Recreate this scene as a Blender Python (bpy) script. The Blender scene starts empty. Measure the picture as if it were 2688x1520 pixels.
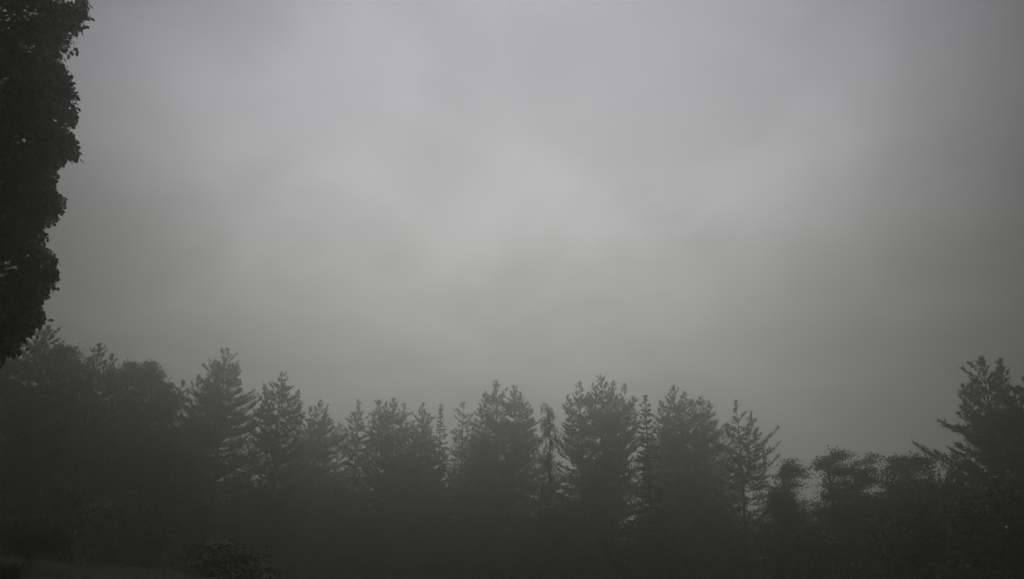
import bpy, math, random
import numpy as np
from mathutils import Vector

# ------------------------------------------------------------------ camera, sky, sun, exposure
scene = bpy.context.scene
col = scene.collection
PW, PH, F = 2688.0, 1520.0, 2110.0            # photograph size and focal length in its pixels
HORIZON = 1400.0
EYE = 1.6
PITCH = math.atan((HORIZON - PH / 2) / F)

cd = bpy.data.cameras.new('camera')
cam = bpy.data.objects.new('camera', cd)
col.objects.link(cam)
cam.location = (0, 0, EYE)
cam.rotation_euler = (math.pi / 2 + PITCH, 0, 0)
cd.sensor_width = 36
cd.lens = 36 * F / PW
cd.clip_start = 0.05
cd.clip_end = 3000
scene.camera = cam

SUN_AZ, SUN_EL = math.radians(0.0), math.radians(28.0)     # where the cloud glows
sun_dir = Vector((math.sin(SUN_AZ) * math.cos(SUN_EL), math.cos(SUN_AZ) * math.cos(SUN_EL), math.sin(SUN_EL)))

world = bpy.data.worlds.new('World')
scene.world = world
world.use_nodes = True
nt = world.node_tree
nt.nodes.clear()


def nd(t, **kw):
    n = nt.nodes.new(t)
    for k, v in kw.items():
        setattr(n, k, v)
    return n


def math_node(op, a, b=None, c=None, clamp=False):
    n = nd('ShaderNodeMath', operation=op, use_clamp=clamp)
    for i, v in enumerate((a, b, c)):
        if v is None:
            continue
        if isinstance(v, (int, float)):
            n.inputs[i].default_value = v
        else:
            nt.links.new(v, n.inputs[i])
    return n.outputs[0]


def maprange(v, a, b, c, d, kind='SMOOTHSTEP'):
    n = nd('ShaderNodeMapRange', interpolation_type=kind)
    n.clamp = True
    nt.links.new(v, n.inputs[0])
    for i, x in enumerate((a, b, c, d)):
        n.inputs[i + 1].default_value = x
    return n.outputs[0]


SKY_GLOW, SKY_BASE = 11.0, 1.5
tc = nd('ShaderNodeTexCoord')
nrm = nd('ShaderNodeVectorMath', operation='NORMALIZE')
nt.links.new(tc.outputs['Generated'], nrm.inputs[0])
D = nrm.outputs[0]
sep = nd('ShaderNodeSeparateXYZ')
nt.links.new(D, sep.inputs[0])
dot = nd('ShaderNodeVectorMath', operation='DOT_PRODUCT')
nt.links.new(D, dot.inputs[0])
dot.inputs[1].default_value = sun_dir
ang = math_node('ARCCOSINE', math_node('MINIMUM', dot.outputs['Value'], 0.99999))
# bright cloud in front of the hidden sun, fading into darker overcast
glow = maprange(ang, math.radians(8), math.radians(41.5), 1.0, 0.0)
zpos = math_node('MAXIMUM', sep.outputs[2], 0.0)
cie = math_node('MULTIPLY_ADD', math_node('MINIMUM', zpos, 0.42), 1.25, 0.44)          # overcast skies are darker at the horizon
# soft cloud structure on a flat layer overhead
zc = math_node('ADD', zpos, 0.40)
px_ = math_node('DIVIDE', sep.outputs[0], zc)
py_ = math_node('DIVIDE', sep.outputs[1], zc)
cmb = nd('ShaderNodeCombineXYZ')
nt.links.new(px_, cmb.inputs[0])
nt.links.new(py_, cmb.inputs[1])
cmb.inputs[2].default_value = 29.3
n1 = nd('ShaderNodeTexNoise')
n1.inputs['Scale'].default_value = 4.0
n1.inputs['Detail'].default_value = 6.0
n1.inputs['Roughness'].default_value = 0.46
n1.inputs['Distortion'].default_value = 0.35
nt.links.new(cmb.outputs[0], n1.inputs['Vector'])
cl = maprange(n1.outputs['Fac'], 0.28, 0.72, 0.88, 1.12, 'SMOOTHSTEP')
lum = math_node('MULTIPLY', math_node('MULTIPLY', math_node('MULTIPLY_ADD', glow, SKY_GLOW - SKY_BASE, SKY_BASE), cie), cl)
ramp = nd('ShaderNodeValToRGB')
ramp.color_ramp.elements[0].position = 0.02
ramp.color_ramp.elements[0].color = (0.985, 1.0, 0.955, 1)
ramp.color_ramp.elements[1].position = 0.55
ramp.color_ramp.elements[1].color = (0.995, 0.985, 1.07, 1)
nt.links.new(zpos, ramp.inputs[0])
cloud = nd('ShaderNodeVectorMath', operation='SCALE')
nt.links.new(ramp.outputs[0], cloud.inputs[0])
nt.links.new(lum, cloud.inputs['Scale'])
sky = nd('ShaderNodeTexSky', sky_type='NISHITA')
sky.sun_disc = False
sky.sun_elevation = SUN_EL
sky.sun_rotation = SUN_AZ
mix = nd('ShaderNodeMixRGB')
mix.inputs[0].default_value = 0.98
nt.links.new(sky.outputs[0], mix.inputs[1])
nt.links.new(cloud.outputs[0], mix.inputs[2])
bg = nd('ShaderNodeBackground')
bg.inputs[1].default_value = 0.1
nt.links.new(mix.outputs[0], bg.inputs[0])
wo = nd('ShaderNodeOutputWorld')
nt.links.new(bg.outputs[0], wo.inputs[0])

sd = bpy.data.lights.new('sun', 'SUN')
sd.energy = 0.5
sd.angle = math.radians(60)
sd.color = (1.0, 0.985, 0.95)
sun = bpy.data.objects.new('sun', sd)
sun.rotation_euler = (-sun_dir).to_track_quat('-Z', 'Y').to_euler()
sun.location = (0, 0, 60)
col.objects.link(sun)

scene.view_settings.view_transform = 'Standard'
scene.view_settings.look = 'None'
scene.view_settings.exposure = -1.2
scene.view_settings.gamma = 1.0
scene.render.engine = 'CYCLES'
scene.cycles.use_denoising = True
scene.cycles.max_bounces = 4
scene.cycles.diffuse_bounces = 2
scene.cycles.glossy_bounces = 1
scene.cycles.transmission_bounces = 1
scene.cycles.volume_bounces = 2
HAZE_DENSITY = 0.0087
HAZE_G = 0.87

# ------------------------------------------------------------------ helpers
ALLRNG = np.random.default_rng(11)


def at(px, py, Y):
    xc, yc = (px - PW / 2) / F, (PH / 2 - py) / F
    d = Vector((xc, math.cos(PITCH) - yc * math.sin(PITCH), math.sin(PITCH) + yc * math.cos(PITCH)))
    s = Y / d.y
    return Vector((d.x * s, Y, EYE + d.z * s))


def sstep(a, b, x):
    t = np.clip((x - a) / (b - a), 0, 1)
    return t * t * (3 - 2 * t)


def ground_z(x, y):
    x = np.asarray(x, float)
    y = np.asarray(y, float)
    near = sstep(2, 22, y)
    z = 1.3 * np.tanh((-x - 8.1) / 9) * near * (1 - 0.5 * sstep(40, 90, y))
    z = z - 5.0 * sstep(25, 62, y)
    z = z + 0.10 * np.sin(x * 0.31 + 1.3) * np.cos(y * 0.27) + 0.05 * np.sin(x * 0.83 + y * 0.6)
    return z


def unit(v):
    return v / np.maximum(np.linalg.norm(v, axis=-1, keepdims=True), 1e-9)


class MB:
    """collects triangles / polygons of one size per batch into one mesh"""
    def __init__(self):
        self.v, self.f, self.n = [], [], 0

    def add(self, verts, faces):
        verts = np.asarray(verts, np.float32).reshape(-1, 3)
        faces = np.asarray(faces, np.int32)
        self.v.append(verts)
        self.f.append(faces + self.n)
        self.n += len(verts)

    def tube(self, pts, rad, sides=5):
        pts = np.asarray(pts, float)
        rad = np.asarray(rad, float)
        t = unit(np.gradient(pts, axis=0))
        up = np.array([0.13, 0.31, 0.94])
        if abs(np.dot(t[0], up)) > 0.9:
            up = np.array([0.9, 0.3, 0.1])
        a = unit(np.cross(t, up))
        b = np.cross(t, a)
        th = np.arange(sides) * 2 * math.pi / sides
        ring = pts[:, None, :] + rad[:, None, None] * (a[:, None, :] * np.cos(th)[None, :, None] + b[:, None, :] * np.sin(th)[None, :, None])
        n = len(pts)
        i, j = np.meshgrid(np.arange(n - 1), np.arange(sides), indexing='ij')
        k = (j + 1) % sides
        q = np.stack([i * sides + j, i * sides + k, (i + 1) * sides + k, (i + 1) * sides + j], -1).reshape(-1, 4)
        self.add(ring.reshape(-1, 3), q)

    def spikes(self, C, Dv, L, w, k, spread, rng):
        """k thin needle bundles fanned around direction Dv at every centre C"""
        C = np.repeat(np.asarray(C, float), k, axis=0)
        Dv = np.asarray(Dv, float)
        Dv = np.repeat(unit(Dv) * np.maximum(1.0, np.linalg.norm(Dv, axis=1, keepdims=True) * 0.9), k, axis=0)
        n = len(C)
        d = unit(Dv * (1 + 0.0) + rng.normal(0, 1, (n, 3)) * spread)
        ln = np.repeat(np.broadcast_to(np.asarray(L, float).reshape(-1, 1), (n // k, 1)), k, axis=0) * rng.uniform(0.65, 1.25, (n, 1))
        p = unit(np.cross(d, rng.normal(0, 1, (n, 3))))
        tri = np.stack([C - d * ln * 0.1 + p * w * 0.5, C + d * ln, C - d * ln * 0.1 - p * w * 0.5], 1)
        self.add(tri.reshape(-1, 3), np.arange(n * 3).reshape(-1, 3))

    def leaves(self, C, T, N, S, poly):
        """a leaf polygon (points (u, v, w)) at every C: u across, v along T, w along N"""
        C, T = np.asarray(C, float), unit(np.asarray(T, float))
        N = np.asarray(N, float)
        U = unit(np.cross(T, N))
        N = np.cross(U, T)
        S = np.asarray(S, float).reshape(-1, 1, 1)
        poly = np.asarray(poly, float)
        V = C[:, None, :] + S * (poly[None, :, 0:1] * U[:, None, :] + poly[None, :, 1:2] * T[:, None, :] + poly[None, :, 2:3] * N[:, None, :])
        m = len(poly)
        self.add(V.reshape(-1, 3), np.arange(len(C) * m).reshape(-1, m))

    def mesh(self, name, mat, smooth=False):
        me = bpy.data.meshes.new(name)
        V = np.concatenate(self.v)
        loops = np.concatenate([f.ravel() for f in self.f])
        tot = np.concatenate([np.full(len(f), f.shape[1], np.int32) for f in self.f])
        start = np.concatenate([[0], np.cumsum(tot)[:-1]]).astype(np.int32)
        me.vertices.add(len(V))
        me.vertices.foreach_set('co', V.ravel())
        me.loops.add(len(loops))
        me.loops.foreach_set('vertex_index', loops.astype(np.int32))
        me.polygons.add(len(tot))
        me.polygons.foreach_set('loop_start', start)
        me.polygons.foreach_set('loop_total', tot)
        if smooth:
            me.polygons.foreach_set('use_smooth', np.ones(len(tot), bool))
        me.update(calc_edges=True)
        me.materials.append(mat)
        return me

    def build(self, name, mat, parent=None, smooth=False):
        if not self.v:
            return None
        o = bpy.data.objects.new(name, self.mesh(name, mat, smooth))
        col.objects.link(o)
        o.parent = parent
        return o


def thing(name, loc, label, cat, group=None):
    o = bpy.data.objects.new(name, None)
    o.empty_display_size = 0.3
    o.location = loc
    o['label'] = label
    o['category'] = cat
    if group:
        o['group'] = group
    col.objects.link(o)
    return o


# ------------------------------------------------------------------ materials
def material(name, c1, c2, scale, rough=0.75, bump=0.0, stretch=(1, 1, 1), spec=0.25, thin=0.0):
    m = bpy.data.materials.new(name)
    m.use_nodes = True
    t = m.node_tree
    b = t.nodes['Principled BSDF']
    b.inputs['Roughness'].default_value = rough
    b.inputs['Specular IOR Level'].default_value = spec
    co = t.nodes.new('ShaderNodeTexCoord')
    mp = t.nodes.new('ShaderNodeMapping')
    mp.inputs['Scale'].default_value = stretch
    t.links.new(co.outputs['Object'], mp.inputs[0])
    no = t.nodes.new('ShaderNodeTexNoise')
    no.inputs['Scale'].default_value = scale
    no.inputs['Detail'].default_value = 5
    t.links.new(mp.outputs[0], no.inputs['Vector'])
    r = t.nodes.new('ShaderNodeValToRGB')
    r.color_ramp.elements[0].position = 0.32
    r.color_ramp.elements[0].color = (*c1, 1)
    r.color_ramp.elements[1].position = 0.7
    r.color_ramp.elements[1].color = (*c2, 1)
    t.links.new(no.outputs['Fac'], r.inputs[0])
    t.links.new(r.outputs[0], b.inputs['Base Color'])
    if thin:
        tr = t.nodes.new('ShaderNodeBsdfTranslucent')
        t.links.new(r.outputs[0], tr.inputs[0])
        mx = t.nodes.new('ShaderNodeMixShader')
        mx.inputs[0].default_value = thin
        t.links.new(b.outputs[0], mx.inputs[1])
        t.links.new(tr.outputs[0], mx.inputs[2])
        t.links.new(mx.outputs[0], t.nodes['Material Output'].inputs['Surface'])
    if bump:
        bn = t.nodes.new('ShaderNodeBump')
        bn.inputs['Strength'].default_value = bump
        t.links.new(no.outputs['Fac'], bn.inputs['Height'])
        t.links.new(bn.outputs[0], b.inputs['Normal'])
    return m


M = {
    'pine': material('pine_needles', (0.030, 0.046, 0.024), (0.060, 0.085, 0.040), 1.3),
    'spruce': material('spruce_needles', (0.022, 0.036, 0.024), (0.045, 0.066, 0.040), 1.5),
    'leaf': material('broad_leaves', (0.040, 0.066, 0.022), (0.085, 0.120, 0.042), 1.1, 0.6),
    'maple': material('maple_leaves', (0.030, 0.056, 0.018), (0.075, 0.110, 0.034), 0.9, 0.55),
    'shrub': material('shrub_leaves', (0.040, 0.075, 0.022), (0.080, 0.130, 0.040), 2.0, 0.6, thin=0.45),
    'skylit': material('skylit_leaves', (0.10, 0.12, 0.07), (0.17, 0.19, 0.12), 3.0, 0.6, thin=0.45),  # leaf colour lightened to stand in for sky light caught by the bush
    'bark': material('bark', (0.050, 0.040, 0.032), (0.130, 0.105, 0.085), 6.0, 0.9, 0.5, (1, 1, 0.2)),
    'pale_bark': material('pale_bark', (0.16, 0.15, 0.14), (0.42, 0.41, 0.39), 4.0, 0.85, 0.3, (1, 1, 0.5)),
    'ground': material('meadow_ground', (0.030, 0.038, 0.014), (0.085, 0.085, 0.035), 0.9, 0.95, 0.4),
    'grass': material('grass_blades', (0.045, 0.070, 0.018), (0.100, 0.120, 0.040), 1.7, 0.7, thin=0.35),
    'pink': material('pink_petals', (0.58, 0.44, 0.40), (0.76, 0.63, 0.58), 9.0, 0.7, thin=0.4),
    'red': material('red_petals', (0.26, 0.08, 0.065), (0.42, 0.15, 0.12), 9.0, 0.7, thin=0.3),
}

# ------------------------------------------------------------------ ground
GX = 480.0
xs = np.unique(np.concatenate([np.linspace(-GX, -60, 22), np.linspace(-60, 60, 121), np.linspace(60, GX, 22)]))
ys = np.unique(np.concatenate([np.linspace(-GX, -20, 20), np.linspace(-20, 100, 121), np.linspace(100, GX, 22)]))
gx, gy = np.meshgrid(xs, ys, indexing='ij')
mb = MB()
i, j = np.meshgrid(np.arange(len(xs) - 1), np.arange(len(ys) - 1), indexing='ij')
ny = len(ys)
mb.add(np.stack([gx, gy, ground_z(gx, gy)], -1), np.stack([i * ny + j, (i + 1) * ny + j, (i + 1) * ny + j + 1, i * ny + j + 1], -1).reshape(-1, 4))
go = mb.build('ground', M['ground'], smooth=True)
go['kind'] = 'structure'

# lawn grass on the near rise: real blades
rng = np.random.default_rng(5)
n = 60000
bx = rng.uniform(-24, 6, n)
by = 7 + 22 * rng.random(n) ** 0.8
pt = np.stack([bx, by, ground_z(bx, by) - 0.004], -1)
hgt = rng.uniform(0.04, 0.11, (n, 1))
lean = np.concatenate([rng.normal(0, 0.35, (n, 2)), np.ones((n, 1))], 1)
side = unit(np.cross(lean, rng.normal(0, 1, (n, 3)))) * 0.006
tri = np.stack([pt - side, pt + side, pt + lean * hgt], 1)
mb = MB()
mb.add(tri.reshape(-1, 3), np.arange(n * 3).reshape(-1, 3))
g = mb.build('lawn_grass', M['grass'])
g['kind'] = 'stuff'
g['label'] = 'short lawn grass on the gentle rise at lower left'
g['category'] = 'grass'


# ------------------------------------------------------------------ conifers
def conifer(name, label, px, py, Y, hw, seed, kind='pine', leaders=(), bare=0.05, k=3.2, flat=1.0, dens=1.0, group='trees of the misty tree line', gap=0.12, side=0.0, nscale=1.0):
    """tapered trunk, whorls of branches, twigs and needle bundles.
    px, py: pixel of the tip; Y: distance; hw: crown half width in pixels"""
    rng = np.random.default_rng(seed)
    top = at(px, py, Y)
    mpp = Y / F / math.cos(PITCH) * 0.97
    gz = float(ground_z(top.x, top.y)) - 0.1
    root = thing(name, (top.x, top.y, gz), label, 'tree', group)
    H = top.z - gz
    hwm = hw * mpp
    wood, need = MB(), MB()
    limb = wood
    zz = np.linspace(0, H, 12)
    wob = np.stack([np.sin(zz * 0.35 + seed) * 0.10, np.cos(zz * 0.31 + seed * 2) * 0.10], -1) * (zz[:, None] / H) * (1 - zz[:, None] / H) * 3
    axis = np.concatenate([wob, zz[:, None]], 1)
    wood.tube(axis, np.linspace(0.011 * H + 0.04, 0.012, 12), 7)
    stems = [(axis, hwm, bare * H, k)]
    for (lx, ly, dy) in leaders:
        tp = at(lx, ly, Y + dy)
        tip = np.array([tp.x - top.x, tp.y - top.y, tp.z - gz])
        fork = tip[2] - min(4.5, 0.35 * H) - 1.2 * abs(tip[0])
        fork = max(fork, 0.3 * H)
        a = np.array([np.interp(fork, axis[:, 2], axis[:, 0]), np.interp(fork, axis[:, 2], axis[:, 1]), fork])
        t = np.linspace(0, 1, 7)[:, None]
        path = a + (tip - a) * np.concatenate([t ** 0.55, t ** 0.55, t], 1)
        wood.tube(path, np.linspace(0.05, 0.01, 7), 5)
        stems.append((path, max(0.75, min(hwm * 0.55, 1.7)), fork + 0.6, k * 0.75))
    Ct, Dt, Ls = [], [], []
    for si, (ax, R, z0, kk) in enumerate(stems):
        zt = ax[-1, 2]
        z = zt - 0.26
        # leader shoot with upright candles
        for q in range(5):
            Ct.append(ax[-1] + np.array([0, 0, -0.20 - 0.10 * q]))
            Dt.append(np.array([rng.normal(0, 0.05), rng.normal(0, 0.05), 2.6]))
            Ls.append(0.8)
        phi0 = rng.uniform(0, 6.28)
        while z > z0:
            d = zt - z
            frac = d / (zt - z0 + 1e-6)
            if kind == 'pine':
                r = R * (1 - math.exp(-(d / kk) ** 1.1)) * (1.0 + 0.25 * frac)
                if si:
                    r = min(r, 0.12 + 0.42 * d)
                el = math.radians(54 - 52 * min(1, d / (1.8 + 0.7 * kk)) * flat)
                nb = rng.integers(5, 9) if d > 1.8 else rng.integers(3, 5)
                step = rng.uniform(0.32, 0.58) if d > 2 else rng.uniform(0.28, 0.44)
            else:
                r = R * (0.06 + 0.94 * min(1, d / (zt - z0)) ** 0.85)
                el = math.radians(38 - 52 * min(1, d / 4.0))
                nb = rng.integers(5, 8)
                step = rng.uniform(0.22, 0.36)
            phi0 += 2.4
            for q in range(nb):
                if rng.random() < gap:
                    continue
                phi = phi0 + q * 6.283 / nb + rng.normal(0, 0.2)
                ell = r * rng.choice([0.4, 0.55, 0.7, 0.85, 0.95, 1.05, 1.3]) * rng.uniform(0.85, 1.12)
                ell *= 1 + side * math.cos(phi)
                e = el + rng.normal(0, 0.13)
                if d < 3.5:
                    ell = min(ell, (0.16 + 0.62 * d) * rng.uniform(0.5, 1.15))
                ell = max(ell, 0.12)
                b0 = np.array([np.interp(z, ax[:, 2], ax[:, 0]), np.interp(z, ax[:, 2], ax[:, 1]), z + rng.normal(0, 0.06)])
                u = np.array([math.cos(phi), math.sin(phi), 0.0])
                t = np.linspace(0, 1, 6)
                curve = (0.22 if kind == 'pine' else 0.10) * ell
                pts = b0 + np.outer(t * math.cos(e) * ell, u)
                pts[:, 2] += t * math.sin(e) * ell + curve * (t ** 2.2) + (-0.10 * ell * np.sin(t * 3.14) if d > 3 else 0)
                if ell > 0.5:
                    limb.tube(pts, np.linspace(0.010 + 0.012 * ell, 0.006, 6), 3)
                nt_ = int((ell * 4.6 + 2) * dens)
                tt = np.sort(rng.uniform(0.15 if d < 4 else 0.22, 1.0, nt_))
                tp = np.stack([np.interp(tt, t, pts[:, c]) for c in range(3)], -1)
                tang = unit(np.stack([np.gradient(pts[:, c]) for c in range(3)], -1))
                td = unit(np.stack([np.interp(tt, t, tang[:, c]) for c in range(3)], -1))
                sd_ = np.cross(td, [0, 0, 1.0])
                sg = rng.choice([-1.0, 1.0], (nt_, 1))
                tw = unit(td + sg * sd_ * rng.uniform(0.5, 1.2, (nt_, 1)) + np.array([0, 0, 1.0]) * rng.uniform(0.0, 0.5 if kind == 'pine' else 0.1, (nt_, 1)))
                tl = (0.40 * ell * (1.05 - tt) + 0.06 + 0.12 * min(1, d / 3)) * rng.uniform(0.7, 1.2, nt_)
                m = 7
                s = np.linspace(0.12, 1.0, m)
                cc = tp[:, None, :] + tw[:, None, :] * (tl[:, None] * s[None, :])[:, :, None]
                cc[:, :, 2] += 0.12 * (s[None, :] ** 2) * tl[:, None]
                keep = rng.random((nt_, m)) < np.clip(tl[:, None] / 0.75 + 0.25, 0, 1)
                cc = cc[keep]
                dd = np.repeat(tw[:, None, :], m, 1)[keep] + np.array([0, 0, 0.35 if kind == 'pine' else 0.05])
                Ct.extend(cc)
                Dt.extend(dd)
                ls_ = 0.62 + 0.38 * min(1, d / 3.0)
                Ls.extend([ls_] * (len(cc) + 3))
                for w in (0.0, 0.1, 0.2):
                    Ct.append(pts[-1] - tang[-1] * w)
                    Dt.append(tang[-1] + np.array([0, 0, 0.3 if kind == 'pine' else 0.0]))
            z -= step
    Ct, Dt, Ls = np.array(Ct), np.array(Dt), np.array(Ls)
    Ct += rng.normal(0, 0.03, Ct.shape)
    if kind == 'pine':
        need.spikes(Ct, Dt, 0.24 * nscale * Ls, 0.046 * nscale, 3, 0.50, rng)
    else:
        need.spikes(Ct, Dt, 0.15 * nscale * Ls, 0.045 * nscale, 4, 0.42, rng)
    wood.build('trunk', M['bark'], root, True)
    need.build('crown', M['pine' if kind == 'pine' else 'spruce'], root)
    return root


def weeping(name, label, px, py, Y, seed):
    """slender weeping conifer: bent tip, short boughs with hanging curtains"""
    rng = np.random.default_rng(seed)
    top = at(px, py, Y)
    mpp = Y / F
    gz = float(ground_z(top.x, top.y)) - 0.1
    root = thing(name, (top.x + 0.45, top.y, gz), label, 'tree', 'trees of the misty tree line')
    H = top.z - gz
    wood, need = MB(), MB()
    limb = wood
    zz = np.array([0, 0.3, 0.6, 0.8, 0.9, 0.955, 0.985, 0.995, 0.985]) * H
    xo = np.array([-0.25, -0.15, 0.0, 0.08, 0.10, 0.05, -0.12, -0.36, -0.55])
    ax = np.stack([xo, 0.05 * np.sin(zz), zz], -1)
    wood.tube(ax, np.array([0.15, 0.12, 0.085, 0.06, 0.045, 0.033, 0.025, 0.016, 0.01]), 6)
    C, Dn = [], []

    def curtain(p, n, ln):
        for _ in range(n):
            q = p + rng.normal(0, 0.10, 3)
            L = ln * rng.uniform(0.4, 1.2)
            m = max(2, int(L / 0.09))
            for s in np.linspace(0, 1, m):
                C.append(q + np.array([rng.normal(0, 0.02), rng.normal(0, 0.02), -L * s]))
                Dn.append([rng.normal(0, 0.25), rng.normal(0, 0.25), -1])
    for p in ax[-4:]:
        curtain(p, 4, 0.4)
    z = H * 0.965
    while z > 0.12 * H:
        d = H - z
        for q in range(rng.integers(3, 6)):
            if rng.random() < 0.22:
                continue
            phi = rng.uniform(0, 6.283)
            ell = min(1.0, 0.22 + 0.42 * d) * rng.uniform(0.25, 1.2)
            if 3.0 < d < 4.2:
                ell *= 0.5
            b0 = np.array([np.interp(z, ax[:7, 2], ax[:7, 0]), 0, z])
            u = np.array([math.cos(phi), math.sin(phi), 0])
            t = np.linspace(0, 1, 6)
            pts = b0 + np.outer(t * ell, u)
            pts[:, 2] += 0.35 * ell * np.sin(t * 2.6) - 0.35 * ell * t ** 3
            limb.tube(pts, np.linspace(0.022, 0.007, 6), 3)
            for s in np.linspace(0.5, 1.0, max(3, int(ell * 6))):
                pp = np.array([np.interp(s, t, pts[:, c]) for c in range(3)])
                curtain(pp, 3, min(0.48, 0.22 + 0.1 * d))
        z -= rng.uniform(0.32, 0.6) if d < 3 else rng.uniform(0.6, 1.0)
    need.spikes(np.array(C), np.array(Dn, float), 0.15, 0.05, 3, 0.45, rng)
    wood.build('trunk', M['bark'], root, True)
    need.build('crown', M['spruce'], root)
    return root


# ------------------------------------------------------------------ broadleaved trees and shrubs
OVAL = [(0, 0, 0), (0.34, 0.35, 0.06), (0.22, 0.75, 0.04), (0, 1.0, -0.08), (-0.22, 0.75, 0.04), (-0.34, 0.35, 0.06)]


TL = 'trees of the misty tree line'
DIAMOND = [(0, 0, 0), (0.34, 0.45, 0.06), (0, 1.0, -0.06), (-0.34, 0.45, 0.06)]


def leafy(name, label, cat, trunk_px, Y, lobes, seed, leaf=0.16, clumps=1.0, per=46, mat='leaf', group=None, layered=0.0, droop=0.3, stems=1, depth=0.75, foot=None, sink=0.05, bark='bark', crad=0.36, shape=None):
    """lobes: (px, py, rx, ry) in pixels at distance Y: each is a bough filled with leaf clumps"""
    rng = np.random.default_rng(seed)
    base = at(trunk_px, HORIZON, Y)
    gz = float(ground_z(base.x, base.y)) - sink
    root = thing(name, (base.x, base.y, gz), label, cat, group)
    mpp = Y / F / math.cos(PITCH) * 0.97
    wood, fol = MB(), MB()
    cents, clist = [], []
    if cat == 'tree' and group == TL:
        hi = sorted(lobes, key=lambda l: l[1])[:2]
        lobes = list(lobes) + [(l[0] + rng.normal(0, 0.45) * l[2], l[1] - l[3] * rng.uniform(0.3, 1.0), rng.uniform(6, 11), rng.uniform(5, 11)) for l in hi for _ in range(2)]
    for (lx, ly, rx, ry) in lobes:
        p = at(lx, ly, Y)
        c = np.array([p.x - base.x, rng.normal(0, 0.25) * rx * mpp * depth, p.z - gz])
        rxm, rym = rx * mpp, ry * mpp
        n = max(3, int(clumps * 11 * (rxm * rym / (crad ** 2)) ** 0.8))
        v = unit(rng.normal(0, 1, (n, 3)))
        rr = rng.uniform(0.35, 1.0, (n, 1)) ** 0.5
        q = c + v * rr * np.array([rxm, rxm * depth, rym])
        if layered and rx > 14:
            stepz = layered
            q[:, 2] = np.where(rng.random(n) < 0.6, np.round(q[:, 2] / stepz) * stepz + rng.normal(0, 0.09, n), q[:, 2])
        q[:, 2] = np.maximum(q[:, 2], 0.1)
        cents.append((c, rxm, rym))
        clist.append((c, q, rxm))
    zmax = max(c[2] for c, _, _ in cents)
    main = []
    for s in range(stems):
        ang = s * 2.4 + seed
        lean = 0.0 if stems == 1 else 0.22 * zmax
        h = zmax * (0.95 if stems == 1 else 0.7)
        t = np.linspace(0, 1, 7)[:, None]
        path = np.concatenate([np.cos(ang) * lean * t ** 1.3 + 0.06 * np.sin(4 * t + s), np.sin(ang) * lean * t ** 1.3, t * h], 1)
        r0 = (0.018 * zmax + 0.02) / math.sqrt(stems)
        wood.tube(path, np.linspace(r0, r0 * 0.25, 7), 6)
        main.append(path)
    allp = np.concatenate(main)
    for c, q, rxm_ in clist:
        a = allp[np.argmin(np.linalg.norm((allp - c) * [1, 1, 1], axis=1) + np.where(allp[:, 2] > c[2], 3.0, 0.0))]
        t = np.linspace(0, 1, 5)[:, None]
        path = a + (c - a) * t
        path[:, 2] += (0.12 if rxm_ > 0.9 else 0.03) * np.linalg.norm(c - a) * np.sin(t[:, 0] * 3.14)
        wood.tube(path, np.linspace(min(0.012 * zmax / math.sqrt(stems) + 0.008, 0.008 + 0.03 * rxm_), 0.008, 5), 4)
        for p in q[:: 2]:
            wood.tube(np.stack([c, (c + p) / 2 + rng.normal(0, 0.06, 3), p]), [0.014, 0.010, 0.005], 3)
        n = len(q) * per
        C = np.repeat(q, per, 0) + rng.normal(0, 1, (n, 3)) * np.array([crad, crad, crad * (0.38 if layered else 0.62)]) * 0.62
        T = rng.normal(0, 1, (n, 3)) + np.array([0, 0, -droop])
        Nn = rng.normal(0, 0.6, (n, 3)) + np.array([0, -0.2, 0.8])
        C[:, 2] = np.maximum(C[:, 2], 0.06)
        fol.leaves(C, T, Nn, leaf * rng.uniform(0.6, 1.25, n), shape or DIAMOND)
    wood.build('trunk' if stems == 1 else 'stems', M[bark], root, True)
    fol.build('crown' if cat == 'tree' else 'foliage', M[mat], root)
    return root


# left group
conifer('pine_tree', 'dark pine with spiky top rising right behind the hanging maple leaves', 130, 852, 41, 88, 101, leaders=[(100, 872, 0.6), (160, 905, -0.4)], k=2.0, gap=0.05, dens=1.3)
leafy('broadleaf_tree', 'black leafy tree at the left edge below the hanging maple leaves', 'tree', 10, 37,
      [(20, 985, 50, 40), (-30, 1040, 60, 60), (50, 1090, 60, 60), (0, 1180, 80, 80), (70, 1240, 70, 70), (-40, 1300, 80, 80)], 99, leaf=0.14, per=50, group=TL)
leafy('broadleaf_tree', 'small dark leafy crown between the left edge pine and the next spire', 'tree', 180, 45,
      [(178, 935, 26, 22), (195, 985, 40, 45), (170, 1060, 60, 60), (185, 1170, 70, 70)], 102, group=TL)
conifer('pine_tree', 'spire topped pine left of the broad rounded leafy crown', 261, 902, 50, 74, 103, leaders=[(297, 926, 0.5), (237, 938, 0.6)], k=2.4)
leafy('broadleaf_tree', 'broad rounded leafy tree sloping down to the gap beside the big pine', 'tree', 350, 56,
      [(345, 985, 36, 30), (395, 990, 34, 34), (300, 995, 40, 30), (430, 1045, 32, 45), (370, 1060, 80, 60), (300, 1100, 80, 80), (430, 1130, 50, 70), (380, 1200, 95, 80), (280, 1240, 90, 80), (450, 1260, 60, 80)],
      104, group=TL, leaf=0.17, per=40)
conifer('pine_tree', 'largest pine of the left centre, broad crown with a bough reaching left', 597, 913, 66, 118, 105, leaders=[(560, 950, 0.4), (625, 948, -0.6), (478, 1000, 0.2), (520, 985, -1.5)], k=3.4, gap=0.08, dens=1.15)
conifer('pine_tree', 'slender open pine with arms held out, right of the largest left pine', 741, 975, 64, 56, 106, leaders=[(695, 1008, 0.3), (784, 1024, -0.2)], k=2.0, gap=0.12, dens=1.15)
conifer('pine_tree', 'short bushy pine standing alone right of the open armed pine', 840, 1050, 78, 64, 107, leaders=[(815, 1068, 0.5), (860, 1064, -0.5)], k=2.3)
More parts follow.
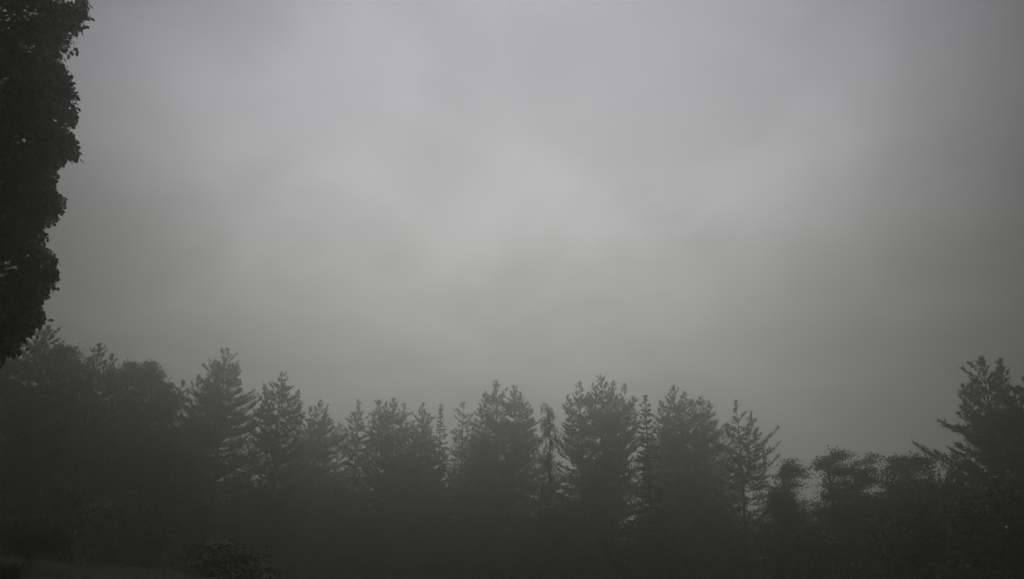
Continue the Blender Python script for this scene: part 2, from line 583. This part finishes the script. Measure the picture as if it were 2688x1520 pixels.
conifer('pine_tree', 'pine with one sharp thin spire left of the round double pine', 942, 1050, 78, 62, 108, k=3.6, gap=0.2)
conifer('pine_tree', 'left twin of the round topped double pine', 995, 1050, 80, 54, 109, leaders=[(1014, 1055, 0.3)], k=2.0)
conifer('pine_tree', 'right twin of the round topped double pine', 1034, 1045, 79, 58, 110, leaders=[(1062, 1058, -0.3)], k=2.0)
conifer('pine_tree', 'narrow blunt pine just left of the small pointed spruce', 1110, 1056, 80, 42, 111, k=2.2)
conifer('spruce_tree', 'small pointed spruce with stepped sides near the picture centre', 1158, 1058, 76, 52, 112, 'spruce')
conifer('pine_tree', 'thin sparse pine tucked left of the tall centre pine', 1216, 1050, 84, 44, 113, gap=0.35, dens=0.7, k=2.4)
conifer('pine_tree', 'tall centre pine with open upswept boughs on its left side', 1303, 998, 76, 84, 114, leaders=[(1268, 1035, 0.4)], k=3.0, gap=0.16)
conifer('pine_tree', 'close companion of the tall centre pine, left of the drooping conifer', 1350, 1012, 78, 62, 115, leaders=[(1366, 1030, 0.2), (1390, 1062, -0.3)], k=2.6)
weeping('weeping_conifer', 'drooping dark conifer with bent over tip and bare trunk below', 1424, 1056, 63, 116)
conifer('pine_tree', 'pine with thin pointed top just right of the drooping conifer', 1522, 1000, 74, 66, 117, leaders=[(1490, 1036, 0.4)], k=3.2, gap=0.18)
conifer('pine_tree', 'broad many topped pine, highest of the right centre group', 1580, 987, 74, 92, 118, leaders=[(1557, 1005, 0.3), (1610, 1000, 0.5), (1642, 1010, -0.4), (1664, 1040, 0.3)], k=3.0, dens=1.1)
conifer('spruce_tree', 'crisp dark young spruce in front of the broad many topped pine', 1694, 1034, 58, 70, 119, 'spruce', gap=0.2)
conifer('pine_tree', 'pine with small pointed crown right of the crisp dark spruce', 1768, 1011, 72, 74, 120, leaders=[(1797, 1028, 0.4), (1735, 1050, 0.2)], k=2.8)
conifer('pine_tree', 'rounded pine between the pointed pine and the tiered pine', 1838, 1040, 71, 66, 121, leaders=[(1862, 1052, 0.3), (1815, 1048, 0.3)], k=2.6, gap=0.16)
conifer('pine_tree', 'tiered pine with long flat boughs reaching right over the dip', 1931, 1050, 64, 102, 122, leaders=[(1970, 1080, 0.3)], k=4.2, flat=1.08, gap=0.28, dens=0.9, side=0.12)

# right dip: layered small broadleaved trees
def dip_tree(label, px, peak, half, Y, seed, extra=()):
    """a low tree of many small uneven boughs, wider toward its foot"""
    g = random.Random(seed)
    lobes = [(px + g.uniform(-8, 8), peak + 9, g.uniform(14, 20), 9), (px + g.uniform(-20, 20), peak + 24, 26, 8), (px + g.uniform(-24, 24), peak + 44, 36, 9)]
    for q in range(30):
        h = g.random() ** 0.8
        w = half * (0.25 + 0.85 * h)
        lobes.append((px + g.uniform(-w, w), peak + 14 + h * 190 + g.uniform(-8, 8), g.uniform(14, 40), g.uniform(5, 10)))
    lobes += [(px, peak + 150, half * 0.9, 40), (px, peak + 220, half, 50)] + list(extra)
    leafy('broadleaf_tree', label, 'tree', px, Y, lobes, seed, group=None, leaf=0.125, per=46, clumps=0.85, crad=0.42, layered=0.02)['group'] = TL


dip_tree('low layered tree at the left of the dip beside the tiered pine', 2072, 1203, 62, 50, 130)
dip_tree('layered tree with the highest peak inside the right dip', 2195, 1180, 64, 48, 131, [(2165, 1215, 22, 9), (2140, 1232, 16, 8)])
dip_tree('round low tree right of the dip peak, with a thin twig above', 2262, 1212, 56, 47, 132, [(2291, 1198, 4, 5), (2290, 1212, 5, 8)])
dip_tree('low shaggy tree mid way along the dip toward the right pine', 2350, 1200, 56, 45, 133)
dip_tree('dark leafy tree tucked under the left boughs of the right pine', 2408, 1193, 60, 42, 134)
conifer('pine_tree', 'tall dark pine at the right with two spiky leaders and spreading boughs', 2575, 940, 42, 140, 143, leaders=[(2625, 945, 0.8), (2525, 1010, 0.3)], k=2.9, gap=0.08, dens=1.3, flat=1.05)
conifer('pine_tree', 'dark pine cut by the right edge of the picture', 2690, 992, 37, 120, 141, leaders=[(2660, 1018, 0.3)], k=2.2, gap=0.05, dens=1.3)

# paler trees a row further back, seen through the gaps
BR = 'paler trees standing behind the front row'
for s, (px, py, Y, hw, lab) in enumerate([
        (500, 1085, 96, 60, 'faint pine showing in the notch left of the largest left pine'),
        (790, 1120, 100, 60, 'faint pine behind the gap between open armed and bushy pines'),
        (890, 1110, 98, 60, 'faint pine behind the gap right of the bushy pine'),
        (1085, 1110, 100, 56, 'faint pine behind the gap right of the double pine'),
        (1250, 1100, 102, 60, 'faint pine behind the tall centre pine on its left'),
        (1440, 1185, 100, 60, 'faint pine far behind the trunk of the drooping conifer'),
        (1880, 1100, 98, 60, 'faint pine behind the rounded and tiered pines')]):
    conifer('pine_tree', lab, px, py, Y, hw, 200 + s, k=2.6, dens=0.4, nscale=1.6, group=BR)


def copy_tree(o, parent=None):
    c = o.copy()
    col.objects.link(c)
    c.parent = parent
    for ch in [q for q in bpy.data.objects if q.parent == o]:
        copy_tree(ch, c)
    return c


def stand(proto, h0, px, py, Y, turn):
    """a copy of a tree, set on the ground at its own place and height"""
    top = at(px, py, Y)
    gz = float(ground_z(top.x, top.y)) - 0.1
    o = copy_tree(proto)
    f = (top.z - gz) / h0
    o.location = (top.x, top.y, gz)
    o.rotation_euler = (0, 0, turn)
    o.scale = (f, f, f)
    return o


rg = random.Random(21)
BR2 = 'blurred filler pines deep in the stand'
lab = 'blurred low pine half hidden behind the front trees'
protos = []
spots = [(60 + q * 150 + rg.uniform(-40, 40), 1170 + rg.uniform(-45, 60), rg.uniform(83, 92)) for q in range(13)]
for q, (px, py, Y) in enumerate(spots):
    py -= 50 if px < 450 else 0
    if q < 3:
        o = conifer('pine_tree', lab, px, py, Y, 85, 240 + q, k=2.4, dens=0.6, nscale=1.5, bare=0.0, group=BR2)
        protos.append((o, at(px, py, Y).z - o.location.z))
    else:
        o, h0 = protos[q % 3]
        stand(o, h0, px, py, Y, rg.uniform(0, 6.28))
lab = 'blurred leafy tree filling the gaps behind the front trees'
protos = []
for q in range(20):
    px = 10 + q * 128 + rg.uniform(-25, 25)
    mid = 470 < px < 2000
    if mid and q % 2 and q not in (5,):
        continue
    Y = 90 if mid else 62
    py = (1225 if mid else (1150 if px < 470 else 1300)) + rg.uniform(-60, 60)
    if q in (0, 4, 5, 6):
        o = leafy('broadleaf_tree', lab, 'tree', px, Y,
                  [(px - 20, py, 34, 26), (px + 30, py + 35, 40, 36), (px - 45, py + 55, 42, 40), (px, py + 90, 70, 56), (px - 40, py + 160, 70, 60), (px + 45, py + 170, 70, 60), (px, py + 240, 80, 60)],
                  500 + q, leaf=0.24, per=34, clumps=0.6, crad=0.5, group='blurred leafy filler trees deep in the stand')
        protos.append((o, at(px, py - 26, Y).z - o.location.z))
    else:
        o, h0 = protos[q % len(protos)]
        stand(o, h0, px, py - 26, Y, rg.uniform(0, 6.28))

# understory in front of the pines
US = 'leafy thicket along the foot of the trees'
under = [
    (120, 1290, 36, 120, 'dark thicket under the left edge pine'),
    (330, 1330, 44, 130, 'dark thicket under the broad rounded leafy tree'),
    (520, 1330, 56, 110, 'thicket at the foot of the largest left pine'),
    (700, 1290, 66, 110, 'thicket below the slender open armed pine'),
    (860, 1250, 74, 110, 'thicket below the short bushy pine'),
    (1020, 1330, 72, 120, 'thicket below the round topped double pine'),
    (1190, 1280, 72, 120, 'thicket below the small pointed spruce'),
    (1340, 1360, 66, 110, 'thicket left of the drooping conifer trunk'),
    (1432, 1345, 60, 70, 'low thicket around the foot of the drooping conifer'),
    (1520, 1330, 66, 110, 'thicket right of the drooping conifer trunk'),
    (1690, 1370, 55, 120, 'thicket at the foot of the crisp dark spruce'),
    (1850, 1310, 66, 110, 'thicket below the rounded right centre pine'),
    (1985, 1375, 58, 90, 'thicket under the long boughs of the tiered pine'),
    (2250, 1400, 40, 120, 'dark thicket in front of the right dip'),
    (2450, 1350, 31, 130, 'dark thicket at the foot of the tall right pine'),
    (2462, 1255, 40, 90, 'dark bushy growth under the lowest left bough of the tall right pine'),
    (2095, 1385, 46, 90, 'low thicket hiding the foot of the layered dip trees'),
    (2640, 1300, 27, 130, 'black thicket in the lower right corner'),
]
for s, (px, py, Y, r, lab) in enumerate(under):
    rg = random.Random(s + 7)
    lob = [(px + rg.uniform(-30, 30), py + 25, r * 0.45, 34), (px - r * 0.5, py + 55, r * 0.5, 40), (px + r * 0.5, py + 50, r * 0.5, 42),
           (px, py + 100, r * 0.85, 60), (px + rg.uniform(-50, 50), py + 160, r, 60), (px + rg.uniform(-60, 60), py + 220, r, 60)]
    leafy('thicket_shrub', lab, 'shrub', px, Y, lob, 300 + s, leaf=0.24, per=11, stems=4, group=US, clumps=0.8)

# foreground garden shrubs
leafy('garden_bush', 'rounded green bush on the lawn at the lower left', 'bush', 95, 24,
      [(40, 1395, 50, 30), (110, 1400, 50, 34), (150, 1425, 34, 26), (70, 1430, 70, 26)], 401, leaf=0.085, per=60, mat='shrub', stems=5, crad=0.2, clumps=0.7, shape=OVAL)


def blossoms(root, seed, spots, size, mat, petals=7):
    rng = np.random.default_rng(seed)
    mb = MB()
    for lay, (k, rr, up) in enumerate(((petals, 1.0, 0.25), (petals - 2, 0.65, 0.8))):
        a = np.arange(k) * 6.283 / k + lay * 0.4
        T = np.stack([np.cos(a), np.sin(a), np.full(k, up)], -1)
        mb.leaves(np.zeros((k, 3)), T, np.tile([0, 0, 1.0], (k, 1)), np.full(k, size * rr), [(0, 0, 0), (0.42, 0.55, 0.06), (0.25, 1, -0.04), (-0.25, 1, -0.04), (-0.42, 0.55, 0.06)])
    me = mb.mesh('blossom', M[mat])
    for p in spots:
        o = bpy.data.objects.new('blossom', me)
        o.parent = root
        o.location = p
        o.rotation_euler = (rng.normal(0.5, 0.4), rng.normal(0, 0.4), rng.uniform(0, 6.28))
        s = rng.uniform(0.7, 1.25)
        o.scale = (s, s, s)
        col.objects.link(o)


RB = 16.0
rose = leafy('flowering_bush', 'loose flowering bush with dull pink blossoms at the bottom edge', 'bush', 610, RB,
             [(575, 1440, 36, 24), (530, 1475, 44, 34), (640, 1460, 44, 28), (690, 1490, 44, 34), (600, 1500, 80, 40), (620, 1560, 110, 50)], 402,
             leaf=0.05, per=40, mat='skylit', stems=7, crad=0.19, clumps=0.5, depth=0.9, shape=OVAL)
rg = random.Random(3)
spots = []
rb = at(610, HORIZON, RB)
for (cx, cy, n, sp) in ((573, 1432, 26, 16), (690, 1487, 20, 18), (655, 1500, 16, 14), (552, 1462, 8, 12), (525, 1470, 5, 14), (705, 1512, 10, 12), (610, 1475, 14, 40), (560, 1500, 10, 30)):
    for _ in range(n):
        p = at(cx + rg.gauss(0, sp * 0.6), cy + rg.gauss(0, sp * 0.6), RB)
        spots.append((p.x - rb.x, rg.uniform(-0.45, 0.1), p.z - rose.location.z))
blossoms(rose, 9, spots, 0.052, 'pink')

# red flowering plant in the very corner
cp = leafy('flowering_plant', 'small plant with a few red blossoms in the lower left corner', 'plant', 10, 14.0,
           [(6, 1500, 16, 14), (30, 1500, 16, 16), (15, 1530, 34, 24)], 403, leaf=0.07, per=34, mat='shrub', stems=4, crad=0.12, clumps=0.5)
cb = at(10, HORIZON, 14.0)
spots = []
for _ in range(9):
    p = at(5 + rg.gauss(0, 7), 1488 + rg.gauss(0, 7), 14.0)
    spots.append((p.x - cb.x, rg.uniform(-0.2, 0.05), p.z - cp.location.z))
blossoms(cp, 10, spots, 0.05, 'red')

# slim pale trunk among the dark trees at left
pb = at(126, 1330, 38)
pz = float(ground_z(pb.x, pb.y)) - 0.05
pr = thing('slim_tree', (pb.x, pb.y, pz), 'slim pale bare trunk standing in the dark below the left pine', 'tree')
mb = MB()
hh = at(126, 1235, 38).z - pz
t = np.linspace(0, 1, 8)
mb.tube(np.stack([0.04 * np.sin(t * 5), 0.03 * np.cos(t * 4), t * hh], -1), np.linspace(0.06, 0.03, 8), 7)
mb.build('trunk', M['pale_bark'], pr, True)
mb = MB()
for q in range(5):
    z0 = hh * (0.55 + 0.1 * q)
    a = q * 2.4
    mb.tube([[0, 0, z0], [0.25 * math.cos(a), 0.25 * math.sin(a), z0 + 0.3], [0.4 * math.cos(a), 0.4 * math.sin(a), z0 + 0.75]], [0.018, 0.012, 0.005], 4)
mb.build('branches', M['pale_bark'], pr)

# ------------------------------------------------------------------ the near maple at the left edge
LEAF5 = [(0, 0, 0), (0.46, 0.12, -0.04), (0.27, 0.36, 0.03), (0.45, 0.68, -0.06), (0, 1.0, -0.10),
         (-0.45, 0.68, -0.06), (-0.27, 0.36, 0.03), (-0.46, 0.12, -0.04)]
rng = np.random.default_rng(77)
MY = 12.0
mt = at(-470, HORIZON, MY)
mz = float(ground_z(mt.x, mt.y)) - 0.15
maple = thing('maple_tree', (mt.x, mt.y, mz), 'large near maple whose dark leafy crown hangs in from the left edge', 'tree')
edge = [(-200, 232), (-60, 232), (30, 226), (60, 196), (90, 158), (160, 155), (200, 175), (240, 196), (300, 192), (340, 165), (370, 196), (400, 196), (430, 140), (470, 135), (520, 160), (550, 150),
        (600, 105), (640, 95), (670, 140), (720, 142), (760, 120), (790, 85), (830, 108), (855, 90), (880, 50), (918, 38), (940, -15), (965, -120)]
ez = np.array([at(0, y, MY).z - mz for y, x in edge])
er = np.array([(at(x, y, MY).x - mt.x) for y, x in edge]) - 0.05
o_ = np.argsort(ez)
ez, er = ez[o_], er[o_]
zlo, zhi = ez[0], ez[-1]
ztop = zhi + 2.2


zs_ = np.linspace(ez[0], ez[-1], 200)
es_ = np.interp(zs_, ez, er)
ker = np.ones(31) / 31
es_ = np.convolve(np.pad(es_, 15, mode='edge'), ker, mode='valid')


def crown_r(z, sharp=True):
    z = np.asarray(z, float)
    r = np.interp(z, ez, er) if sharp else np.interp(z, zs_, es_) - 0.21
    top_ = np.sqrt(np.clip(1 - ((z - zhi) / (ztop - zhi)) ** 2, 0, 1))
    return np.where(z > zhi, er[-1] * top_, r)


wood, fol = MB(), MB()
t = np.linspace(0, 1, 10)
trunk = np.stack([0.12 * np.sin(t * 5), 0.1 * np.sin(t * 4 + 1), t * (ztop - 1.5)], -1)
wood.tube(trunk, 0.25 * (1 - t) ** 0.8 + 0.025, 10)
nc = 1500
cz = rng.uniform(zlo + 0.15, ztop - 0.1, nc)
cphi = rng.uniform(-math.pi, math.pi, nc)
lump = 1 + 0.05 * np.sin(cphi * 5 + cz * 1.9) * np.cos(cz * 2.3 + cphi * 3)
cr = crown_r(cz, False) * rng.uniform(0.45, 1.0, nc) ** 0.5 * lump - 0.14
cr = np.maximum(cr, 0.2)
cc = np.stack([cr * np.cos(cphi), cr * np.sin(cphi), cz], -1)
# boughs that make the outline on the side toward the lawn
ob = []
for y, x in edge[1:-1]:
    for dx in (-6, -18, -34, -60, -90):
        for _ in range(4):
            p = at(x + dx + rng.normal(0, 4), y + rng.normal(0, 10), MY + rng.normal(0, 0.32))
            ob.append((p.x - mt.x, p.y - mt.y, p.z - mz))
ob = np.array(ob)
# gaps where the sky shows
def gapmask(P):
    m = np.ones(len(P), bool)
    for gx_, gy_, r in ((190, 120, 10), (178, 400, 14), (20, 690, 22), (75, 665, 20), (120, 640, 14), (95, 720, 9), (55, 480, 10), (110, 90, 8), (70, 790, 10), (10, 560, 9)):
        a = at(gx_, gy_, MY)
        s = r * MY / F
        ex = (P[:, 0] + mt.x) * MY / (P[:, 1] + mt.y) - a.x
        ezz = (P[:, 2] + mz - EYE) * MY / (P[:, 1] + mt.y) + EYE - a.z
        m &= (ex ** 2 + ezz ** 2 * 0.7) > (s * rng.uniform(0.3, 1.25, len(P))) ** 2
    return m


cc = np.concatenate([cc, ob])
for k_ in range(0, len(cc)):
    c = cc[k_]
    if k_ % 5 == 0 or k_ >= nc:
        hz = max(0.35 * zlo, c[2] - 0.55 * math.hypot(c[0], c[1]))
        hz = min(hz, ztop - 2)
        a = np.array([np.interp(hz, trunk[:, 2], trunk[:, 0]), np.interp(hz, trunk[:, 2], trunk[:, 1]), hz])
        tt = np.linspace(0, 1, 5)[:, None]
        path = a + (c - a) * tt
        path[:, 2] += 0.08 * np.linalg.norm(c - a) * np.sin(tt[:, 0] * 3.14)
        wood.tube(path, np.linspace(0.035 if k_ < nc else 0.014, 0.004, 5), 4)
per = 54
C = np.repeat(cc, per, 0)
isb = np.repeat(np.arange(len(cc)) >= nc, per)
nL = len(C)
C = C + rng.normal(0, 1, (nL, 3)) * np.array([0.14, 0.14, 0.115]) * np.where(isb, 0.62, 1.0)[:, None]
out = unit(C * [1, 1, 0])
rad = np.linalg.norm(C[:, :2], axis=1)
lim = np.where(isb, crown_r(C[:, 2]), np.minimum(crown_r(C[:, 2], False) + 0.18, crown_r(C[:, 2]) + 0.4 * (np.abs(np.arctan2(C[:, 1], C[:, 0])) > 0.7))) * (1.0 + rng.normal(0, 0.006, nL))
keep = (rad < lim) & (C[:, 2] > zlo - 0.05)
keep &= gapmask(C)
wv = np.sin(C[:, 0] * 8.1 + C[:, 2] * 3.0) * np.sin(C[:, 2] * 9.7 + 1.0) + np.sin(C[:, 1] * 7.3 - C[:, 2] * 4.1) * np.sin(C[:, 2] * 15.3 + C[:, 0] * 5.0)
keep &= (crown_r(C[:, 2]) - rad) > 0.13 * np.clip(wv * 0.7, 0, 1) + rng.normal(0, 0.012, nL)
C, out = C[keep], out[keep]
_, inv, cnt = np.unique(np.floor(C / 0.17).astype(int), axis=0, return_inverse=True, return_counts=True)
ok = cnt[inv.ravel()] >= 5
C, out = C[ok], out[ok]
sp = []
for y, x in edge[2:-1]:
    for _ in range(5):
        yy = y + rng.uniform(-28, 28)
        xx = np.interp(yy, [e_[0] for e_ in edge], [e_[1] for e_ in edge])
        ln, sl = rng.uniform(-4, 8), rng.uniform(0.3, 1.6)
        dy_ = rng.normal(0, 0.25)
        pa = at(xx - 24, yy - 24 * sl * 0.3, MY + dy_)
        path = [pa]
        for q in np.linspace(0, 1, 7):
            p = at(xx - 18 + q * (18 + ln), yy - 7 + q * (ln + 6) * sl, MY + dy_)
            path.append(p)
            for _k in range(4 if q < 0.8 else 2):
                sp.append((p.x - mt.x + rng.normal(0, 0.022), p.y - mt.y + rng.normal(0, 0.03), p.z - mz + rng.normal(0, 0.022)))
        wood.tube([(p.x - mt.x, p.y - mt.y, p.z - mz + 0.02) for p in path], np.linspace(0.008, 0.003, len(path)), 3)
sp = np.array(sp)
C = np.concatenate([C, sp])
out = np.concatenate([out, unit(sp * [1, 1, 0])])
nL = len(C)
T = out * 0.45 + np.array([0, 0, -0.9]) + rng.normal(0, 0.45, (nL, 3))
Nn = out * 0.7 + np.array([0, 0, 0.6]) + rng.normal(0, 0.45, (nL, 3))
S = 0.080 * rng.uniform(0.7, 1.25, nL)
# the leaves that stand out largest against the sky: separate pieces
Px = (C[:, 0] + mt.x) / (C[:, 1] + mt.y)
marg = (crown_r(C[:, 2]) - np.linalg.norm(C[:, :2], axis=1))
az = np.arctan2(C[:, 1], C[:, 0])
cand = np.where((np.abs(az + 0.15) < 0.5) & (marg < 0.11) & (C[:, 2] < zhi))[0]
rng.shuffle(cand)
single = cand[np.argsort(-S[cand])][:300]
rest = np.ones(nL, bool)
rest[single] = False
fol.leaves(C[rest], T[rest], Nn[rest], S[rest], LEAF5)
wood.build('trunk', M['bark'], maple, True)
crown = fol.build('crown', M['maple'], maple)
crown['kind'] = 'stuff'
lm = MB()
lm.leaves(np.zeros((1, 3)), [[0, 1.0, 0]], [[0, 0, 1.0]], [1.0], LEAF5)
leaf_me = lm.mesh('leaf', M['maple'])
from mathutils import Matrix
for i_ in single:
    tv = Vector(T[i_]).normalized()
    nv = Vector(Nn[i_])
    uv = tv.cross(nv).normalized()
    nv = uv.cross(tv)
    o = bpy.data.objects.new('leaf', leaf_me)
    o.parent = crown
    mat_ = Matrix((uv, tv, nv)).transposed().to_4x4()
    o.matrix_local = Matrix.Translation(Vector(C[i_])) @ mat_ @ Matrix.Scale(float(S[i_]), 4)
    col.objects.link(o)

# ------------------------------------------------------------------ mist
HT, HB, HX = max(mz + ztop + 1.0, 18.8), -8.0, GX + 15
hv = [(x, y, z) for x in (-HX, HX) for y in (-HX, HX) for z in (HB, HT)]
hf = [(0, 1, 3, 2), (4, 6, 7, 5), (0, 4, 5, 1), (2, 3, 7, 6), (0, 2, 6, 4), (1, 5, 7, 3)]
me = bpy.data.meshes.new('haze')
me.from_pydata(hv, [], hf)
hm = bpy.data.materials.new('haze')
hm.use_nodes = True
hm.node_tree.nodes.clear()
pv = hm.node_tree.nodes.new('ShaderNodeVolumePrincipled')
pv.inputs['Color'].default_value = (0.93, 0.953, 0.86, 1)
pv.inputs['Density'].default_value = HAZE_DENSITY
pv.inputs['Anisotropy'].default_value = HAZE_G
ho_ = hm.node_tree.nodes.new('ShaderNodeOutputMaterial')
hm.node_tree.links.new(pv.outputs[0], ho_.inputs['Volume'])
try:
    hm.cycles.homogeneous_volume = True
except Exception:
    pass
me.materials.append(hm)
haze = bpy.data.objects.new('haze', me)
haze['kind'] = 'stuff'
haze['label'] = 'grey morning mist lying over the whole tree line'
haze['category'] = 'mist'
col.objects.link(haze)
